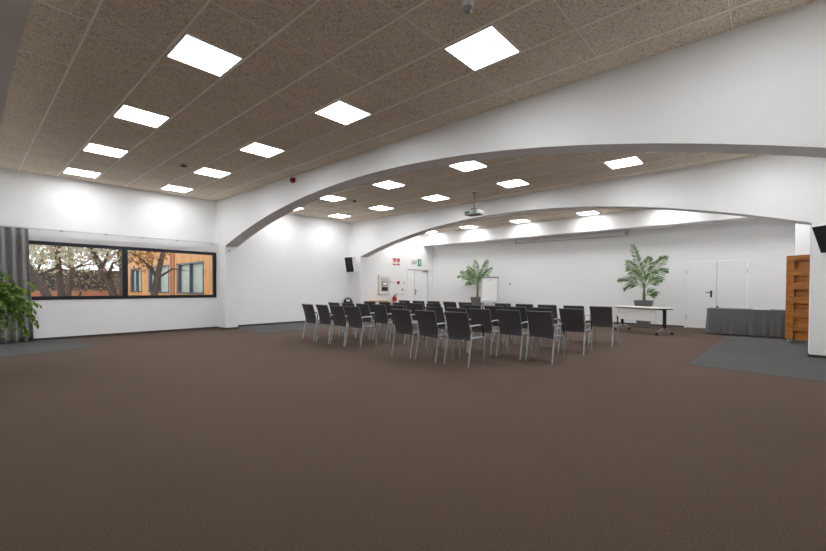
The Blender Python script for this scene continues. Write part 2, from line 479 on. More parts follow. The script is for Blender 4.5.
h.build('door_handle', M['plastic'], lv, origin=o)
MB().box((XB - .02, 1.285, .66), (XB + .002, 1.335, .73), bevel=.005).build('bolt_knob', M['plastic'], d1, origin=o)
for y in (EY0 + .01, EY1 - .01):
    for z in (.28, 1.75): MB().tube([(XB - .018, y, z), (XB - .018, y, z + .12)], .013).build('hinge', M['pale_grey'], d1, origin=o)

d2 = bpy.data.objects.new('door_2', None); COL.objects.link(d2); d2['kind'] = 'structure'; d2.location = ((DX0 + DX1) / 2, YL, 0)
o = Vector(d2.location); xm = 14.34
mb = MB()
mb.box((DX0 - .07, YL - .03, 0.002), (DX0, YL + .06, DZ)); mb.box((DX1, YL - .03, 0.002), (DX1 + .07, YL + .06, DZ)); mb.box((DX0 - .07, YL - .03, DZ), (DX1 + .07, YL + .06, DZ + .07))
mb.build('door_frame', M['door'], d2, origin=o)
MB().box((DX0 + .004, YL + .015, .01), (xm - .004, YL + .07, DZ - .006)).build('door_leaf', M['door'], d2, origin=o)
lv = MB().box((xm + .004, YL + .015, .01), (DX1 - .004, YL + .07, DZ - .006)).build('door_leaf', M['door'], d2, origin=o)
MB().box((xm - .012, YL + .008, .01), (xm + .012, YL + .016, DZ - .006)).build('cover_strip', M['pale_grey'], d2, origin=o)
h = MB().box((xm + .03, YL + .002, .93), (xm + .09, YL + .016, 1.22), bevel=.004)
h.tube([(xm + .06, YL + .035, 1.1), (xm + .06, YL - .01, 1.1), (xm + .18, YL - .012, 1.1)], .011)
h.build('door_handle', M['grey'], lv, origin=o)
MB().box((14.95, YL - .03, DZ - .11), (15.27, YL + .015, DZ - .04), bevel=.006).build('door_closer', M['grey'], lv, origin=o)
MB().box((DX0, YL + .12, 0), (DX1, YL + .25, DZ)).build('dark_backing', M['door'], d2, origin=o)

# ------------------------------------------------------------------ chairs
def chair_proto():
    t = thing('conference_chair', '', 'chair')
    # seat pan
    mb = MB(); rws = []
    for i in range(9):
        x = .075 + .435 * i / 8
        z = .452 - .018 * math.sin(PI * min(1, i / 7)) - (0.03 * ((i - 6) / 2) ** 2 if i > 6 else 0)
        rws.append([(x, -.212 + .424 * k / 8, z + .012 * ((k - 4) / 4) ** 2) for k in range(9)])
    top = rws; bot = [[(p[0], p[1], p[2] - .028) for p in r] for r in rws]
    mb.grid(top); mb.grid(bot)
    n = len(top)
    def wall(a, b): mb.grid([a, b])
    wall(top[0], bot[0]); wall(top[-1], bot[-1]); wall([r[0] for r in top], [r[0] for r in bot]); wall([r[-1] for r in top], [r[-1] for r in bot])
    bmesh.ops.remove_doubles(mb.bm, verts=mb.bm.verts, dist=1e-5)
    mb.build('seat', M['seat_black'], t, smooth=True)
    # side rails and cross bars under the seat
    mb = MB()
    for s in (-1, 1):
        mb.box((.07, s * .232 - .010, .430), (.455, s * .232 + .010, .462), bevel=.004)
    mb.tube([(.12, -.23, .43), (.12, .23, .43)], .009); mb.tube([(.42, -.23, .425), (.42, .23, .425)], .009)
    mb.build('seat_frame', M['silver'], t, smooth=True)
    # back shell
    prof = [(.415, .105), (.45, .098), (.55, .076), (.66, .048), (.76, .016), (.82, -.006), (.858, -.022)]
    hw = [.226, .226, .219, .216, .218, .222, .223]
    fr, bk = [], []
    for (z, x), w in zip(prof, hw):
        fr.append([(x - .020 * (1 - ((k - 5) / 5) ** 2) + .009, w * (k - 5) / 5, z) for k in range(11)])
        bk.append([(p[0] - .016, p[1], p[2]) for p in fr[-1]])
    mb = MB(); mb.grid(fr); mb.grid(bk)
    mb.grid([fr[0], bk[0]]); mb.grid([fr[-1], bk[-1]]); mb.grid([[r[0] for r in fr], [r[0] for r in bk]]); mb.grid([[r[-1] for r in fr], [r[-1] for r in bk]])
    bmesh.ops.remove_doubles(mb.bm, verts=mb.bm.verts, dist=1e-5)
    mb.build('backrest', M['mesh_black'], t, smooth=True)
    # silver frame around the back
    pts = []
    for (z, x), w in zip(prof, hw): pts.append((x + .006, -(w + .004), z))
    pts += [(-.022, -.216, .865), (-.034, -.11, .866), (-.038, 0, .866), (-.034, .11, .866), (-.022, .216, .865)]
    for (z, x), w in reversed(list(zip(prof, hw))): pts.append((x + .006, w + .004, z))
    MB().tube(pts, .0062, 8).build('back_frame', M['chair_rim'], t, smooth=True)
    for s in (-1, 1):
        MB().tube([(.0, s * .240, .0), (.004, s * .240, .02), (.06, s * .234, .30), (.098, s * .230, .45), (.085, s * .228, .52)], .0125, 8).build('leg', M['silver'], t, smooth=True)
        lg = MB().tube([(.452, s * .248, .0), (.440, s * .246, .25), (.430, s * .245, .46)], .0125, 8).build('leg', M['silver'], t, smooth=True)
        a = MB()
        a.tube([(.430, s * .245, .455), (.424, s * .245, .56), (.418, s * .245, .605), (.404, s * .245, .632), (.375, s * .245, .646), (.33, s * .245, .650)], [.0125, .015, .016, .016, .016, .014], 8)
        am = a.build('armrest', M['plastic'], t, smooth=True)
        MB().tube([(.345, s * .245, .648), (.20, s * .245, .652), (.10, s * .240, .648), (.052, s * .226, .640)], .0115, 8).build('arm_rail', M['silver'], am, smooth=True)
    return t
proto = chair_proto()
order = {1: 'nearest row', 2: 'second row', 3: 'third row', 4: 'farthest row'}
chairs = [
 (1, 'left', 5.44, [8.19, 7.64, 7.09, 6.545]), (1, 'right', 5.32, [5.04, 4.46, 3.82]),
 (2, 'left', 6.52, [8.60, 8.04, 7.49, 6.92, 6.34]), (2, 'right', 6.51, [5.22, 4.66, 4.13, 3.54, 2.96]),
 (3, 'left', 7.80, [8.63, 8.03, 7.45, 6.86, 6.30]), (3, 'right', 7.81, [5.16, 4.60, 4.06, 3.49, 2.905]),
 (4, 'left', 9.28, [8.65, 8.06, 7.49, 6.91, 6.36]), (4, 'right', 9.28, [5.20, 4.61, 4.02, 3.39, 2.815])]
pos = {3: ['leftmost', 'middle one', 'rightmost'], 4: ['leftmost', 'second from left', 'third from left', 'rightmost'],
       5: ['leftmost', 'second from left', 'middle one', 'second from right', 'rightmost']}
first = True
for row, blk, x, ys in chairs:
    for i, y in enumerate(ys):
        c = proto if first else copy_tree(proto); first = False
        c.location = (x + R(-.02, .02), y, 0); c.rotation_euler = (0, 0, math.radians(R(-2.2, 2.2)) - (.03 if blk == 'right' and row == 1 else 0))
        tag(c, 'black conference chair, %s in the %s of the %s block' % (pos[len(ys)][i], order[row], blk), 'chair', 'black conference chairs set out in rows')

# ------------------------------------------------------------------ folding table with castors
TX, TY = 13.05, 2.82
trot = math.atan2(.859, .513)
tb = thing('flip_top_table', 'white conference table with black posts on castors, by the tall palm', 'table', (TX, TY, 0), trot)
MB().box((-.775, -.33, .715), (.86, .33, .74), bevel=.006).build('tabletop', M['white_lam'], tb)
mb = MB(); mb.box((-.76, .05, .675), (.76, .11, .715)); mb.box((-.76, -.24, .69), (-.68, .24, .715)); mb.box((.68, -.24, .69), (.76, .24, .715))
mb.build('under_frame', M['plastic'], tb)
MB().box((-.66, .235, .36), (.66, .255, .69), bevel=.004).build('modesty_panel', M['white_lam'], tb)
for s in (-1, 1):
    MB().box((s * .72 - .03, -.035, .17), (s * .72 + .03, .035, .69), bevel=.008).build('post', M['plastic'], tb)
    mb = MB()
    for q in (-1, 1):
        mb.tube([(s * .72, q * .01, .185), (s * .72, q * .12, .155), (s * .72, q * .265, .085)], [.024, .02, .016], 8)
    ft = mb.build('foot', M['silver'], tb, smooth=True)
    for q in (-1, 1):
        c = MB(); mt = Matrix.Translation((s * .72, q * .27, .035)) @ Matrix.Rotation(PI / 2, 4, 'Y')
        c.lathe([(.012, -.026), (.034, -.022), (.035, .022), (.012, .026)], 14, mtx=mt)
        c.tube([(s * .72, q * .27, .05), (s * .72, q * .268, .09)], .012)
        c.build('castor', M['plastic'], ft, smooth=True)

# ------------------------------------------------------------------ draped table
bx0, bx1, by0, by1, bz = 13.93, 14.63, -0.36, 1.40, 0.715
ft = thing('buffet_table', 'long table hidden beneath the charcoal cloth, beside the wooden panel', 'table', ((bx0 + bx1) / 2, (by0 + by1) / 2, 0))
o = Vector(ft.location)
MB().box((bx0 + .03, by0 + .03, bz - .03), (bx1 - .03, by1 - .03, bz - .006), bevel=.004).build('tabletop', M['white_lam'], ft, origin=o)
for x in (bx0 + .09, bx1 - .09):
    for y in (by0 + .12, by1 - .12): MB().tube([(x, y, 0.004), (x, y, bz - .03)], .018).build('leg', M['silver'], ft, origin=o)
def drape(x0, x1, y0, y1, z, drop, seedv, flare=.05):
    random.seed(seedv)
    per = []; n = 26; m = 54; r = .02
    def arcp(cx, cy, a0, k=4):
        return [(cx + r * math.cos(a0 + PI / 2 * i / k), cy + r * math.sin(a0 + PI / 2 * i / k), math.cos(a0 + PI / 2 * i / k), math.sin(a0 + PI / 2 * i / k)) for i in range(k + 1)]
    def line(a, b, k, nx, ny):
        return [(a[0] + (b[0] - a[0]) * i / k, a[1] + (b[1] - a[1]) * i / k, nx, ny) for i in range(1, k)]
    per += line((x1, y0 + r), (x1, y1 - r), m, 1, 0) + arcp(x1 - r, y1 - r, 0) + line((x1 - r, y1), (x0 + r, y1), n, 0, 1) + arcp(x0 + r, y1 - r, PI / 2)
    per += line((x0, y1 - r), (x0, y0 + r), m, -1, 0) + arcp(x0 + r, y0 + r, PI) + line((x0 + r, y0), (x1 - r, y0), n, 0, -1) + arcp(x1 - r, y0 + r, -PI / 2)
    mb = MB(); rings = []
    K = len(per); ph = [R(0, 6.28) for _ in range(5)]; fr = [13, 19, 29, 41, 23]
    for j in range(11):
        tt = j / 10
        ring = []
        for i, (x, y, nx, ny) in enumerate(per):
            a = 2 * PI * i / K
            wv = sum(math.sin(fr[q] * a + ph[q]) for q in range(5)) / 5
            off = flare * tt * .5 + (.075 * wv * tt ** .9)
            ring.append(mb.bm.verts.new((x + nx * max(off, -.004), y + ny * max(off, -.004), z - drop * tt)))
        rings.append(ring)
    for a, b in zip(rings, rings[1:]):
        for k in range(K): mb.bm.faces.new((a[k], a[(k + 1) % K], b[(k + 1) % K], b[k]))
    cx, cy = (x0 + x1) / 2, (y0 + y1) / 2
    cv = mb.bm.verts.new((cx, cy, z + .001))
    for k in range(K): mb.bm.faces.new((rings[0][k], rings[0][(k + 1) % K], cv))
    return mb
cl = drape(bx0, bx1, by0, by1, bz, bz - .03, 5).build('tablecloth', M['cloth'], smooth=True, origin=((bx0 + bx1) / 2, (by0 + by1) / 2, 0))
tag(cl, 'charcoal grey cloth draped to the floor over the long table by the double door', 'tablecloth')
pp = MB()
for i in range(3): pp.box((14.12 - .01 * i, .06 + .02 * i, bz + .002 + .004 * i), (14.36 - .01 * i, .42 - .01 * i, bz + .0055 + .004 * i))
tag(pp.build('paper_stack', M['paper'], origin=(14.2, .24, bz)), 'small stack of white paper on the charcoal tablecloth', 'paper')

# ------------------------------------------------------------------ wooden partition on castors
pt = thing('wooden_partition', 'orange pine slatted screen on castors standing beside the right pier', 'partition', (13.16, -.24, 0), math.atan2(-.80, -.60))
Z0, Z1, WD = .075, 2.05, 1.05
mb = MB(); mb.box((0, -.058, Z0), (.17, .058, Z1), bevel=.006); mb.build('stile', M['pine'], pt)
MB().box((WD - .17, -.058, Z0), (WD, .058, Z1), bevel=.006).build('stile', M['pine'], pt)
per_ = (Z1 - Z0 - .04) / 6.0
for i in range(6):
    top = Z1 - i * per_
    hh = .155 if i else .125
    MB().box((.17, -.055, top - hh), (WD - .17, .055, top), bevel=.005).build('rail', M['pine'], pt)
    MB().box((.165, -.006, top - per_ + .0), (WD - .165, .006, top - hh)).build('recessed_board', M['pine'], pt)
MB().box((.17, -.033, Z0), (WD - .17, .033, Z0 + .045)).build('rail', M['pine'], pt)
for x in (.08, WD - .08):
    for s in (-1, 1):
        c = MB(); mt = Matrix.Translation((x, s * .05, .03)) @ Matrix.Rotation(PI / 2, 4, 'Y')
        c.lathe([(.01, -.014), (.025, -.012), (.025, .012), (.01, .014)], 12, mtx=mt)
        c.tube([(x, s * .05, .03), (x, s * .03, .078)], .010)
        c.build('castor', M['pale_grey'], pt, smooth=True)

# ------------------------------------------------------------------ palms
def frond(mb, p0, p1, lift, lw=.285, nl=17):
    p0 = Vector(p0); p1 = Vector(p1)
    mid = (p0 + p1) / 2 + Vector((0, 0, lift))
    def B(t): return p0 * (1 - t) ** 2 + mid * 2 * t * (1 - t) + p1 * t * t
    pts = [B(i / 10) for i in range(11)]
    mb.tube(pts, [.010 - .008 * i / 10 for i in range(11)], 5)
    Lr = (p1 - p0).length
    nl = max(10, int(nl * (.5 + .5 * Lr)))
    for i in range(nl):
        t = .26 + .74 * i / (nl - 1)
        p = B(t); d = (B(min(1, t + .03)) - B(max(0, t - .03))).normalized()
        sd = d.cross(Vector((-.75, -.35, .75 - .3 * abs(d.z))).normalized())
        sd.normalize()
        ln = lw * (math.sin(PI * (.22 + .70 * t)) ** .8) * R(.7, 1.1)
        for s in (-1, 1):
            dr = (sd * s * .78 + d * (.62 + .5 * t) + Vector((0, 0, R(-.35, .05)))).normalized()
            mb.leaf(p, dr, Vector((-.6, -.4, .8)) + sd * s * .3, ln, .036, .25)
def palm(loc, label, tips, crown, seedv, hp=.87, lw=.3):
    random.seed(seedv)
    t = thing('potted_palm', label, 'plant', loc)
    def sq(mb, w0, w1, z0, z1):
        a = [mb.bm.verts.new((sx * w0, sy * w0, z0)) for sx, sy in ((-1, -1), (1, -1), (1, 1), (-1, 1))]
        b = [mb.bm.verts.new((sx * w1, sy * w1, z1)) for sx, sy in ((-1, -1), (1, -1), (1, 1), (-1, 1))]
        for k in range(4): mb.bm.faces.new((a[k], a[(k + 1) % 4], b[(k + 1) % 4], b[k]))
        return a, b
    mb = MB()
    a, b = sq(mb, .155, .205, 0.0, hp - .15); mb.bm.faces.new(a)
    sq(mb, .205, .218, hp - .15, hp - .149); sq(mb, .218, .230, hp - .149, hp); sq(mb, .230, .195, hp, hp); sq(mb, .195, .185, hp, hp - .08)
    bmesh.ops.remove_doubles(mb.bm, verts=mb.bm.verts, dist=1e-5)
    mb.build('planter', M['pot'], t)
    MB().box((-.185, -.185, hp - .10), (.185, .185, hp - .05)).build('soil', M['soil'], t)
    c = Vector(crown) - Vector(loc)
    mb = MB()
    for q in range(3):
        a0 = Vector((R(-.03, .03), R(-.03, .03), hp - .06)); b0 = c + Vector((R(-.03, .03), R(-.03, .03), R(-.12, .03)))
        mb.tube([a0, a0 * .5 + b0 * .5 + Vector((R(-.02, .02), R(-.02, .02), 0)), b0], [.034, .028, .016], 8)
    mb.build('stem', M['stem'], t, smooth=True)
    for tip, z0, lift in tips:
        mb = MB()
        p0 = Vector((c.x + R(-.02, .02), c.y + R(-.02, .02), z0))
        frond(mb, p0, Vector(tip) - Vector(loc), lift, lw)
        mb.build('frond', M['palm'], t)
    return t
def nearer(p, k=.964): return (p[0] * k, p[1] * k, CAMZ + (p[2] - CAMZ) * k)
px_, py_ = 14.60, 3.12
palm((px_, py_, 0), 'tall potted palm with arching fronds behind the white table', [(nearer(tip), z0 * .97, lift) for tip, z0, lift in [
  ((15.05, 3.56, 2.70), 1.35, .10), ((14.95, 2.56, 2.26), 1.45, .30), ((15.20, 2.60, 1.86), 1.35, .28), ((14.90, 2.68, 1.54), 1.30, .22), ((15.0, 2.84, 1.10), 1.0, .18),
  ((15.2, 3.86, 1.28), 1.3, .30), ((15.1, 4.00, 1.58), 1.35, .25), ((15.3, 3.79, 2.22), 1.4, .20), ((14.85, 3.68, 1.93), 1.35, .20), ((15.3, 3.12, 2.30), 1.45, .10), ((14.70, 3.15, 1.62), 1.3, .35)]],
  (px_, py_, 1.49), 11, .885)
palm((15.13, 9.72, 0), 'potted palm rising behind the flip chart', [
  ((15.2, 9.89, 2.47), 1.4, .05), ((15.15, 9.25, 2.44), 1.4, .06), ((15.05, 8.98, 2.12), 1.4, .10), ((15.2, 10.66, 2.03), 1.35, .30), ((14.95, 10.66, 1.80), 1.35, .34),
  ((15.1, 10.33, 1.46), 1.3, .28), ((15.3, 10.34, 2.24), 1.4, .15), ((14.80, 10.05, 2.02), 1.35, .2), ((14.9, 9.4, 1.72), 1.3, .2)],
  (15.13, 9.72, 1.46), 12)

# ------------------------------------------------------------------ flip chart
fc = thing('flip_chart', 'white flip chart on an easel standing in front of a palm', 'flip chart', (14.60, 8.84, 0), math.radians(4))
tl = Matrix.Rotation(math.radians(7), 4, 'Y')
bz0 = .66
MT = Matrix.Translation((0, 0, bz0)) @ tl
MB().box((-.012, -.39, 0), (.012, .39, 1.07), MT, bevel=.004).build('board', M['pale_grey'], fc)
pad = MB().box((-.028, -.345, .09), (-.013, .345, 1.03), MT).build('paper_pad', M['paper'], fc)
mb = MB()
for k in range(5): mb.box((-.0295, -.10 + .045 * k, .93 - .006 * (k % 2)), (-.0278, -.065 + .045 * k, .945 - .006 * (k % 2)), MT)
mb.build('pen_marks', M['pen'], pad)
MB().box((-.045, -.385, 1.025), (.02, .385, 1.085), MT, bevel=.006).build('clamp_bar', M['grey'], fc)
MB().box((-.085, -.38, .0), (-.012, .38, .022), MT).build('pen_tray', M['pale_grey'], fc)
for s in (-1, 1): MB().tube([MT @ Vector((.02, s * .25, .55)), (-.03, s * .37, .0)], .015).build('leg', M['white_plastic'], fc, smooth=True)
MB().tube([MT @ Vector((.03, 0, .75)), (.42, 0, .0)], .015).build('leg', M['white_plastic'], fc, smooth=True)

# ------------------------------------------------------------------ projector
pj = thing('ceiling_projector', 'white projector hanging from the ceiling on a grey pole', 'projector', (9.38, 6.16, CZ))
MB().lathe([(.07, -.001), (.07, -.018), (.03, -.03), (.03, -.04)], 16).build('ceiling_plate', M['grey'], pj, smooth=True)
MB().tube([(0, 0, -.03), (0, 0, -.445)], .020, 12).build('pole', M['grey'], pj, smooth=True)
mb = MB().box((-.07, -.07, -.485), (.07, .07, -.44), bevel=.006)
for a in range(4): mb.tube([(0, 0, -.465), (.13 * math.cos(a * PI / 2 + .7), .13 * math.sin(a * PI / 2 + .7), -.495)], .012, 6)
mb.build('bracket', M['plastic'], pj)
bd = MB().box((-.17, -.225, -.60), (.17, .225, -.495), bevel=.02).build('body', M['white_plastic'], pj, smooth=True)
MB().box((-.176, .04, -.58), (-.165, .19, -.52), bevel=.004).build('connector_panel', M['teal'], bd)
MB().box((-.176, -.18, -.58), (-.165, -.07, -.52), bevel=.004).build('vent_grille', M['grey'], bd)
MB().box((-.15, -.20, -.610), (.15, .20, -.599)).build('base_plate', M['grey'], bd)
mt = Matrix.Translation((.17, .08, -.55)) @ Matrix.Rotation(PI / 2, 4, 'Y')
MB().lathe([(.042, -.02), (.042, .02), (.04, .03), (.03, .025)], 16, mtx=mt).build('lens', M['plastic'], bd, smooth=True)

# ------------------------------------------------------------------ ceiling fixtures
def disc(name, x, y, r, hgt, m, label, cat, m2=None, group=None):
    t = thing(name, label, cat, (x, y, CZ), 0, group)
    MB().lathe([(r, -.0005), (r, -hgt * .35), (r * .86, -hgt * .6)], 20).build('base', m, t, smooth=True)
    MB().lathe([(r * .8, -hgt * .5), (r * .74, -hgt * .85), (r * .45, -hgt)], 20).build('cover', m2 or m, t, smooth=True)
    return t
disc('ceiling_speaker', 7.91, 5.80, .14, .04, M['white_plastic'], 'round pale ceiling speaker near the projector in the middle bay', 'ceiling speaker', M['pale_grey'])
disc('smoke_detector', 7.87, 9.41, .06, .05, M['grey'], 'small dark smoke detector on the middle bay ceiling', 'smoke detector', M['plastic'], 'smoke detectors on the ceiling')
disc('smoke_detector', 3.17, 9.39, .075, .06, M['pale_grey'], 'small round smoke detector between light panels at far left', 'smoke detector', M['plastic'], 'smoke detectors on the ceiling')
disc('smoke_detector', 3.10, 2.12, .055, .10, M['white_plastic'], 'grey smoke detector at the top edge beside the nearest light panel', 'smoke detector', M['grey'], 'smoke detectors on the ceiling')
t = thing('emergency_light', 'slim white emergency fitting on the ceiling right of the projector', 'emergency light', (9.97, 5.86, CZ))
MB().box((-.035, -.17, -.035), (.035, .17, -.001), bevel=.006).build('housing', M['white_plastic'], t)
MB().box((-.025, -.15, -.042), (.025, .15, -.034), bevel=.003).build('lens', M['sign_white'], t)
t = thing('alarm_sounder', 'dark red alarm sounder high on the front arch below the ceiling', 'alarm', (X1 + .003, 8.40, 3.76))
MB().box((-.03, -.065, -.06), (-.001, .065, .06), bevel=.006).build('base', M['dark_red'], t)
mt = Matrix.Rotation(-PI / 2, 4, 'Y')
MB().lathe([(.055, .03), (.055, .075), (.035, .095)], 16, mtx=mt).build('horn', M['dark_red'], t, smooth=True)
t = thing('emergency_light', 'small white spotlight fitting at the top of the left arch pier', 'emergency light', (X1 + .10, PL, 2.36))
MB().box((-.05, -.03, -.05), (.05, -.001, .05), bevel=.008).build('housing', M['white_plastic'], t)
mt = Matrix.Translation((-.01, -.03, -.01)) @ Matrix.Rotation(PI / 2 + .3, 4, 'X')
MB().lathe([(.022, 0), (.03, .035), (.026, .04)], 14, mtx=mt).build('spot_head', M['pale_grey'], t, smooth=True)

# ------------------------------------------------------------------ loudspeakers
def loudspeaker(label, loc, rot, w, h, d):
    t = thing('wall_speaker', label, 'loudspeaker', loc)
    t.rotation_euler = rot      # local -x is the front
    mb = MB(); mb.prism([(0, -w * .40), (-d, -w / 2), (-d, w / 2), (0, w * .40)], -h / 2, h / 2)
    mb.build('cabinet', M['white_plastic'], t)
    MB().box((-d - .018, -w / 2 + .006, -h / 2 + .006), (-d, w / 2 - .006, h / 2 - .006), bevel=.006).build('grille', M['speaker'], t)
    return t
def bracket(t, boxes):
    mb = MB()
    for b in boxes: mb.tube(b, .018)
    mb.build('bracket', M['pale_grey'], t)
ls = loudspeaker('black fronted wall speaker in the left corner of the middle bay', (10.20, 12.28, 2.19), (0, math.radians(-11), math.radians(6)), .40, .58, .20)
bracket(ls, [[(-.02, 0, 0), (.235, 0, -.06)]])
ls = loudspeaker('black fronted wall speaker tilted down on the right pier', (10.16, -.81, 2.21), (0, math.radians(-22), math.radians(-45)), .36, .50, .20)
bracket(ls, [[(-.02, 0, 0), (.19, .17, -.10)]])

# ------------------------------------------------------------------ wall items (left wall, back bay)
def wall_thing(name, label, cat, x, z, group=None): return thing(name, label, cat, (x, YL + .002, z), 0, group)
t = wall_thing('control_cabinet', 'cream wall cabinet with a dark glazed control window', 'control panel', 12.29, 1.40)
MB().box((-.33, -.055, -.41), (.33, -.001, .41), bevel=.008).build('cabinet', M['cream'], t)
MB().box((-.335, -.075, .30), (.335, -.04, .405), bevel=.008).build('lid', M['white_plastic'], t)
MB().box((-.19, -.064, -.30), (.21, -.052, .28), bevel=.003).build('inner_panel', M['pale_grey'], t)
dk = MB().box((-.17, -.074, -.06), (.19, -.062, .12), bevel=.003).build('display_bezel', M['grey'], t)
MB().box((-.10, -.080, -.02), (.12, -.073, .09)).build('display', M['paper'], dk)
MB().box((-.17, -.074, -.27), (.19, -.062, -.10), bevel=.003).build('keypad', M['plastic'], t)
MB().box((-.33, -.07, -.43), (.33, -.02, -.38), bevel=.005).build('bottom_rail', M['pale_grey'], t)

t = wall_thing('fire_sign', 'square red and white fire equipment sign high on the wall', 'sign', 13.07, 2.44)
MB().box((-.25, -.012, -.17), (.25, -.001, .17)).build('plate', M['sign_white'], t)
for s in (-1, 1):
    MB().box((s * .12 - .10, -.016, .0), (s * .12 + .10, -.011, .15)).build('red_square', M['red'], t)
    MB().lathe([(.03, 0), (.03, .004)], 12, mtx=Matrix.Translation((s * .12 - .04, -.016, .06)) @ Matrix.Rotation(PI / 2, 4, 'X')).build('pictogram', M['sign_white'], t)
    MB().box((s * .12 - .10, -.016, -.15), (s * .12 + .10, -.011, -.10)).build('red_bar', M['red'], t)
    MB().box((s * .12 - .08, -.016, -.08), (s * .12 + .06, -.011, -.03)).build('cream_bar', M['sign_cream'], t)

t = wall_thing('exit_sign', 'exit sign with grey lines and a green running figure panel above door', 'sign', 14.45, 2.47)
MB().box((-.34, -.012, -.11), (.10, -.001, .11)).build('plate', M['sign_white'], t)
mb = MB()
for k, z in enumerate((.065, .0, -.06)): mb.box((-.31, -.015, z - .019), (.06 - .05 * k, -.011, z + .019))
mb.build('grey_lines', M['grey'], t)
MB().box((.10, -.03, -.17), (.34, -.001, .17), bevel=.003).build('green_panel', M['green'], t)
mb = MB(); mb.lathe([(.028, 0), (.028, .004)], 12, mtx=Matrix.Translation((.235, -.03, .10)) @ Matrix.Rotation(PI / 2, 4, 'X'))
def bar(p, q, w):
    p = Vector((p[0], 0, p[1])); q = Vector((q[0], 0, q[1])); d = (q - p).normalized(); n = Vector((-d.z, 0, d.x)) * w
    v = []
    for y in (-.034, -.0295):
        v.append([mb.bm.verts.new(Vector((c.x, y, c.z))) for c in (p - n, q - n, q + n, p + n)])
    mb.bm.faces.new(v[0]); mb.bm.faces.new(v[1][::-1])
    for k in range(4): mb.bm.faces.new((v[0][k], v[0][(k + 1) % 4], v[1][(k + 1) % 4], v[1][k]))
bar((.225, .07), (.205, -.02), .022); bar((.205, -.02), (.25, -.07), .013); bar((.25, -.07), (.235, -.13), .012); bar((.205, -.02), (.17, -.08), .013); bar((.17, -.08), (.135, -.09), .011)
bar((.225, .06), (.275, .02), .009); bar((.275, .02), (.295, .04), .009); bar((.22, .06), (.17, .03), .009)
mb.build('running_figure', M['sign_white'], t)

t = wall_thing('motion_sensor', 'small white motion sensor high on the wall above the side door', 'sensor', 14.49, 3.20)
MB().box((-.05, -.05, -.08), (.05, -.001, .08), bevel=.012).build('housing', M['white_plastic'], t)
MB().box((-.035, -.056, -.06), (.035, -.048, -.005), bevel=.004).build('lens', M['grey'], t)
t = wall_thing('call_point', 'red fire alarm call point on the wall beside the side door', 'alarm', 13.20, 1.50)
MB().box((-.065, -.045, -.065), (.065, -.001, .065), bevel=.008).build('box', M['red'], t)
MB().box((-.035, -.050, -.035), (.035, -.044, .035)).build('glass', M['dark_red'], t)
def plate(name, label, cat, x, z, w, h, m, m2, group=None):
    t = wall_thing(name, label, cat, x, z, group)
    MB().box((-w / 2, -.018, -h / 2), (w / 2, -.001, h / 2), bevel=.004).build('face_plate', m, t)
    MB().box((-w / 5, -.026, -h / 5), (w / 5, -.017, h / 5), bevel=.003).build('rocker', m2, t)
plate('light_switch', 'small grey switch just right of the cream control cabinet', 'switch', 12.70, 1.53, .08, .10, M['pale_grey'], M['grey'], 'small wall switches')
plate('light_switch', 'small beige switch between the control cabinet and red call point', 'switch', 12.90, 1.50, .09, .07, M['cream'], M['sign_cream'], 'small wall switches')
plate('light_switch', 'small grey switch beside the frame of the side door', 'switch', 13.60, 1.49, .08, .10, M['pale_grey'], M['grey'], 'small wall switches')
plate('key_switch', 'small dark key switch below the call point', 'switch', 13.49, 1.18, .08, .10, M['grey'], M['plastic'])
plate('wall_socket', 'wide beige socket plate low beside the side door', 'socket', 13.50, .96, .24, .07, M['cream'], M['sign_cream'], 'beige socket plates')
plate('wall_socket', 'beige socket plate just above the red extinguisher', 'socket', 13.10, .95, .16, .07, M['cream'], M['sign_cream'], 'beige socket plates')

ex = thing('fire_extinguisher', 'red fire extinguisher with black hose hanging on the wall', 'fire extinguisher', (12.87, YL - .115, .40))
MB().lathe([(.08, 0), (.092, .012), (.096, .05), (.096, .40), (.084, .45), (.045, .485), (.028, .50)], 20).build('cylinder', M['red'], ex, smooth=True)
MB().lathe([(.0975, .18), (.0975, .26)], 20, cap=False).build('label_band', M['sign_white'], ex)
mb = MB().box((-.02, -.02, .50), (.02, .02, .55), bevel=.005); mb.tube([(0, 0, .55), (.03, -.05, .60), (.05, -.10, .60)], .011)
mb.build('valve', M['plastic'], ex)
MB().tube([(-.02, 0, .53), (-.09, -.03, .50), (-.105, -.03, .35), (-.10, -.03, .18)], .012, 8).build('hose', M['plastic'], ex, smooth=True)
MB().lathe([(.028, 0), (.028, .02)], 12, mtx=Matrix.Translation((.0, -.02, .53)) @ Matrix.Rotation(PI / 2, 4, 'X')).build('gauge', M['yellow'], ex)
MB().box((-.05, .085, .36), (.05, .117, .44)).build('wall_bracket', M['grey'], ex)

sb = thing('side_table', 'low oak topped table against the wall under the control cabinet', 'table', (11.50, 12.40, 0))
MB().box((-.57, -.24, .685), (.57, .24, .72), bevel=.004).build('tabletop', M['oak'], sb)
MB().box((-.50, -.19, .60), (.50, .19, .685)).build('apron', M['oak'], sb)
for sx in (-1, 1):
    for sy in (-1, 1): MB().box((sx * .50 - .025, sy * .19 - .025, 0), (sx * .50 + .025, sy * .19 + .025, .685)).build('leg', M['oak'], sb)
bk = MB().box((-.14, -.12, 0), (.14, .12, .69), bevel=.006).build('white_box', M['paper'], origin=(0, 0, 0)); bk.location = (11.40, 11.98, 0)
tag(bk, 'tall white box on the floor in front of the oak side table', 'box')

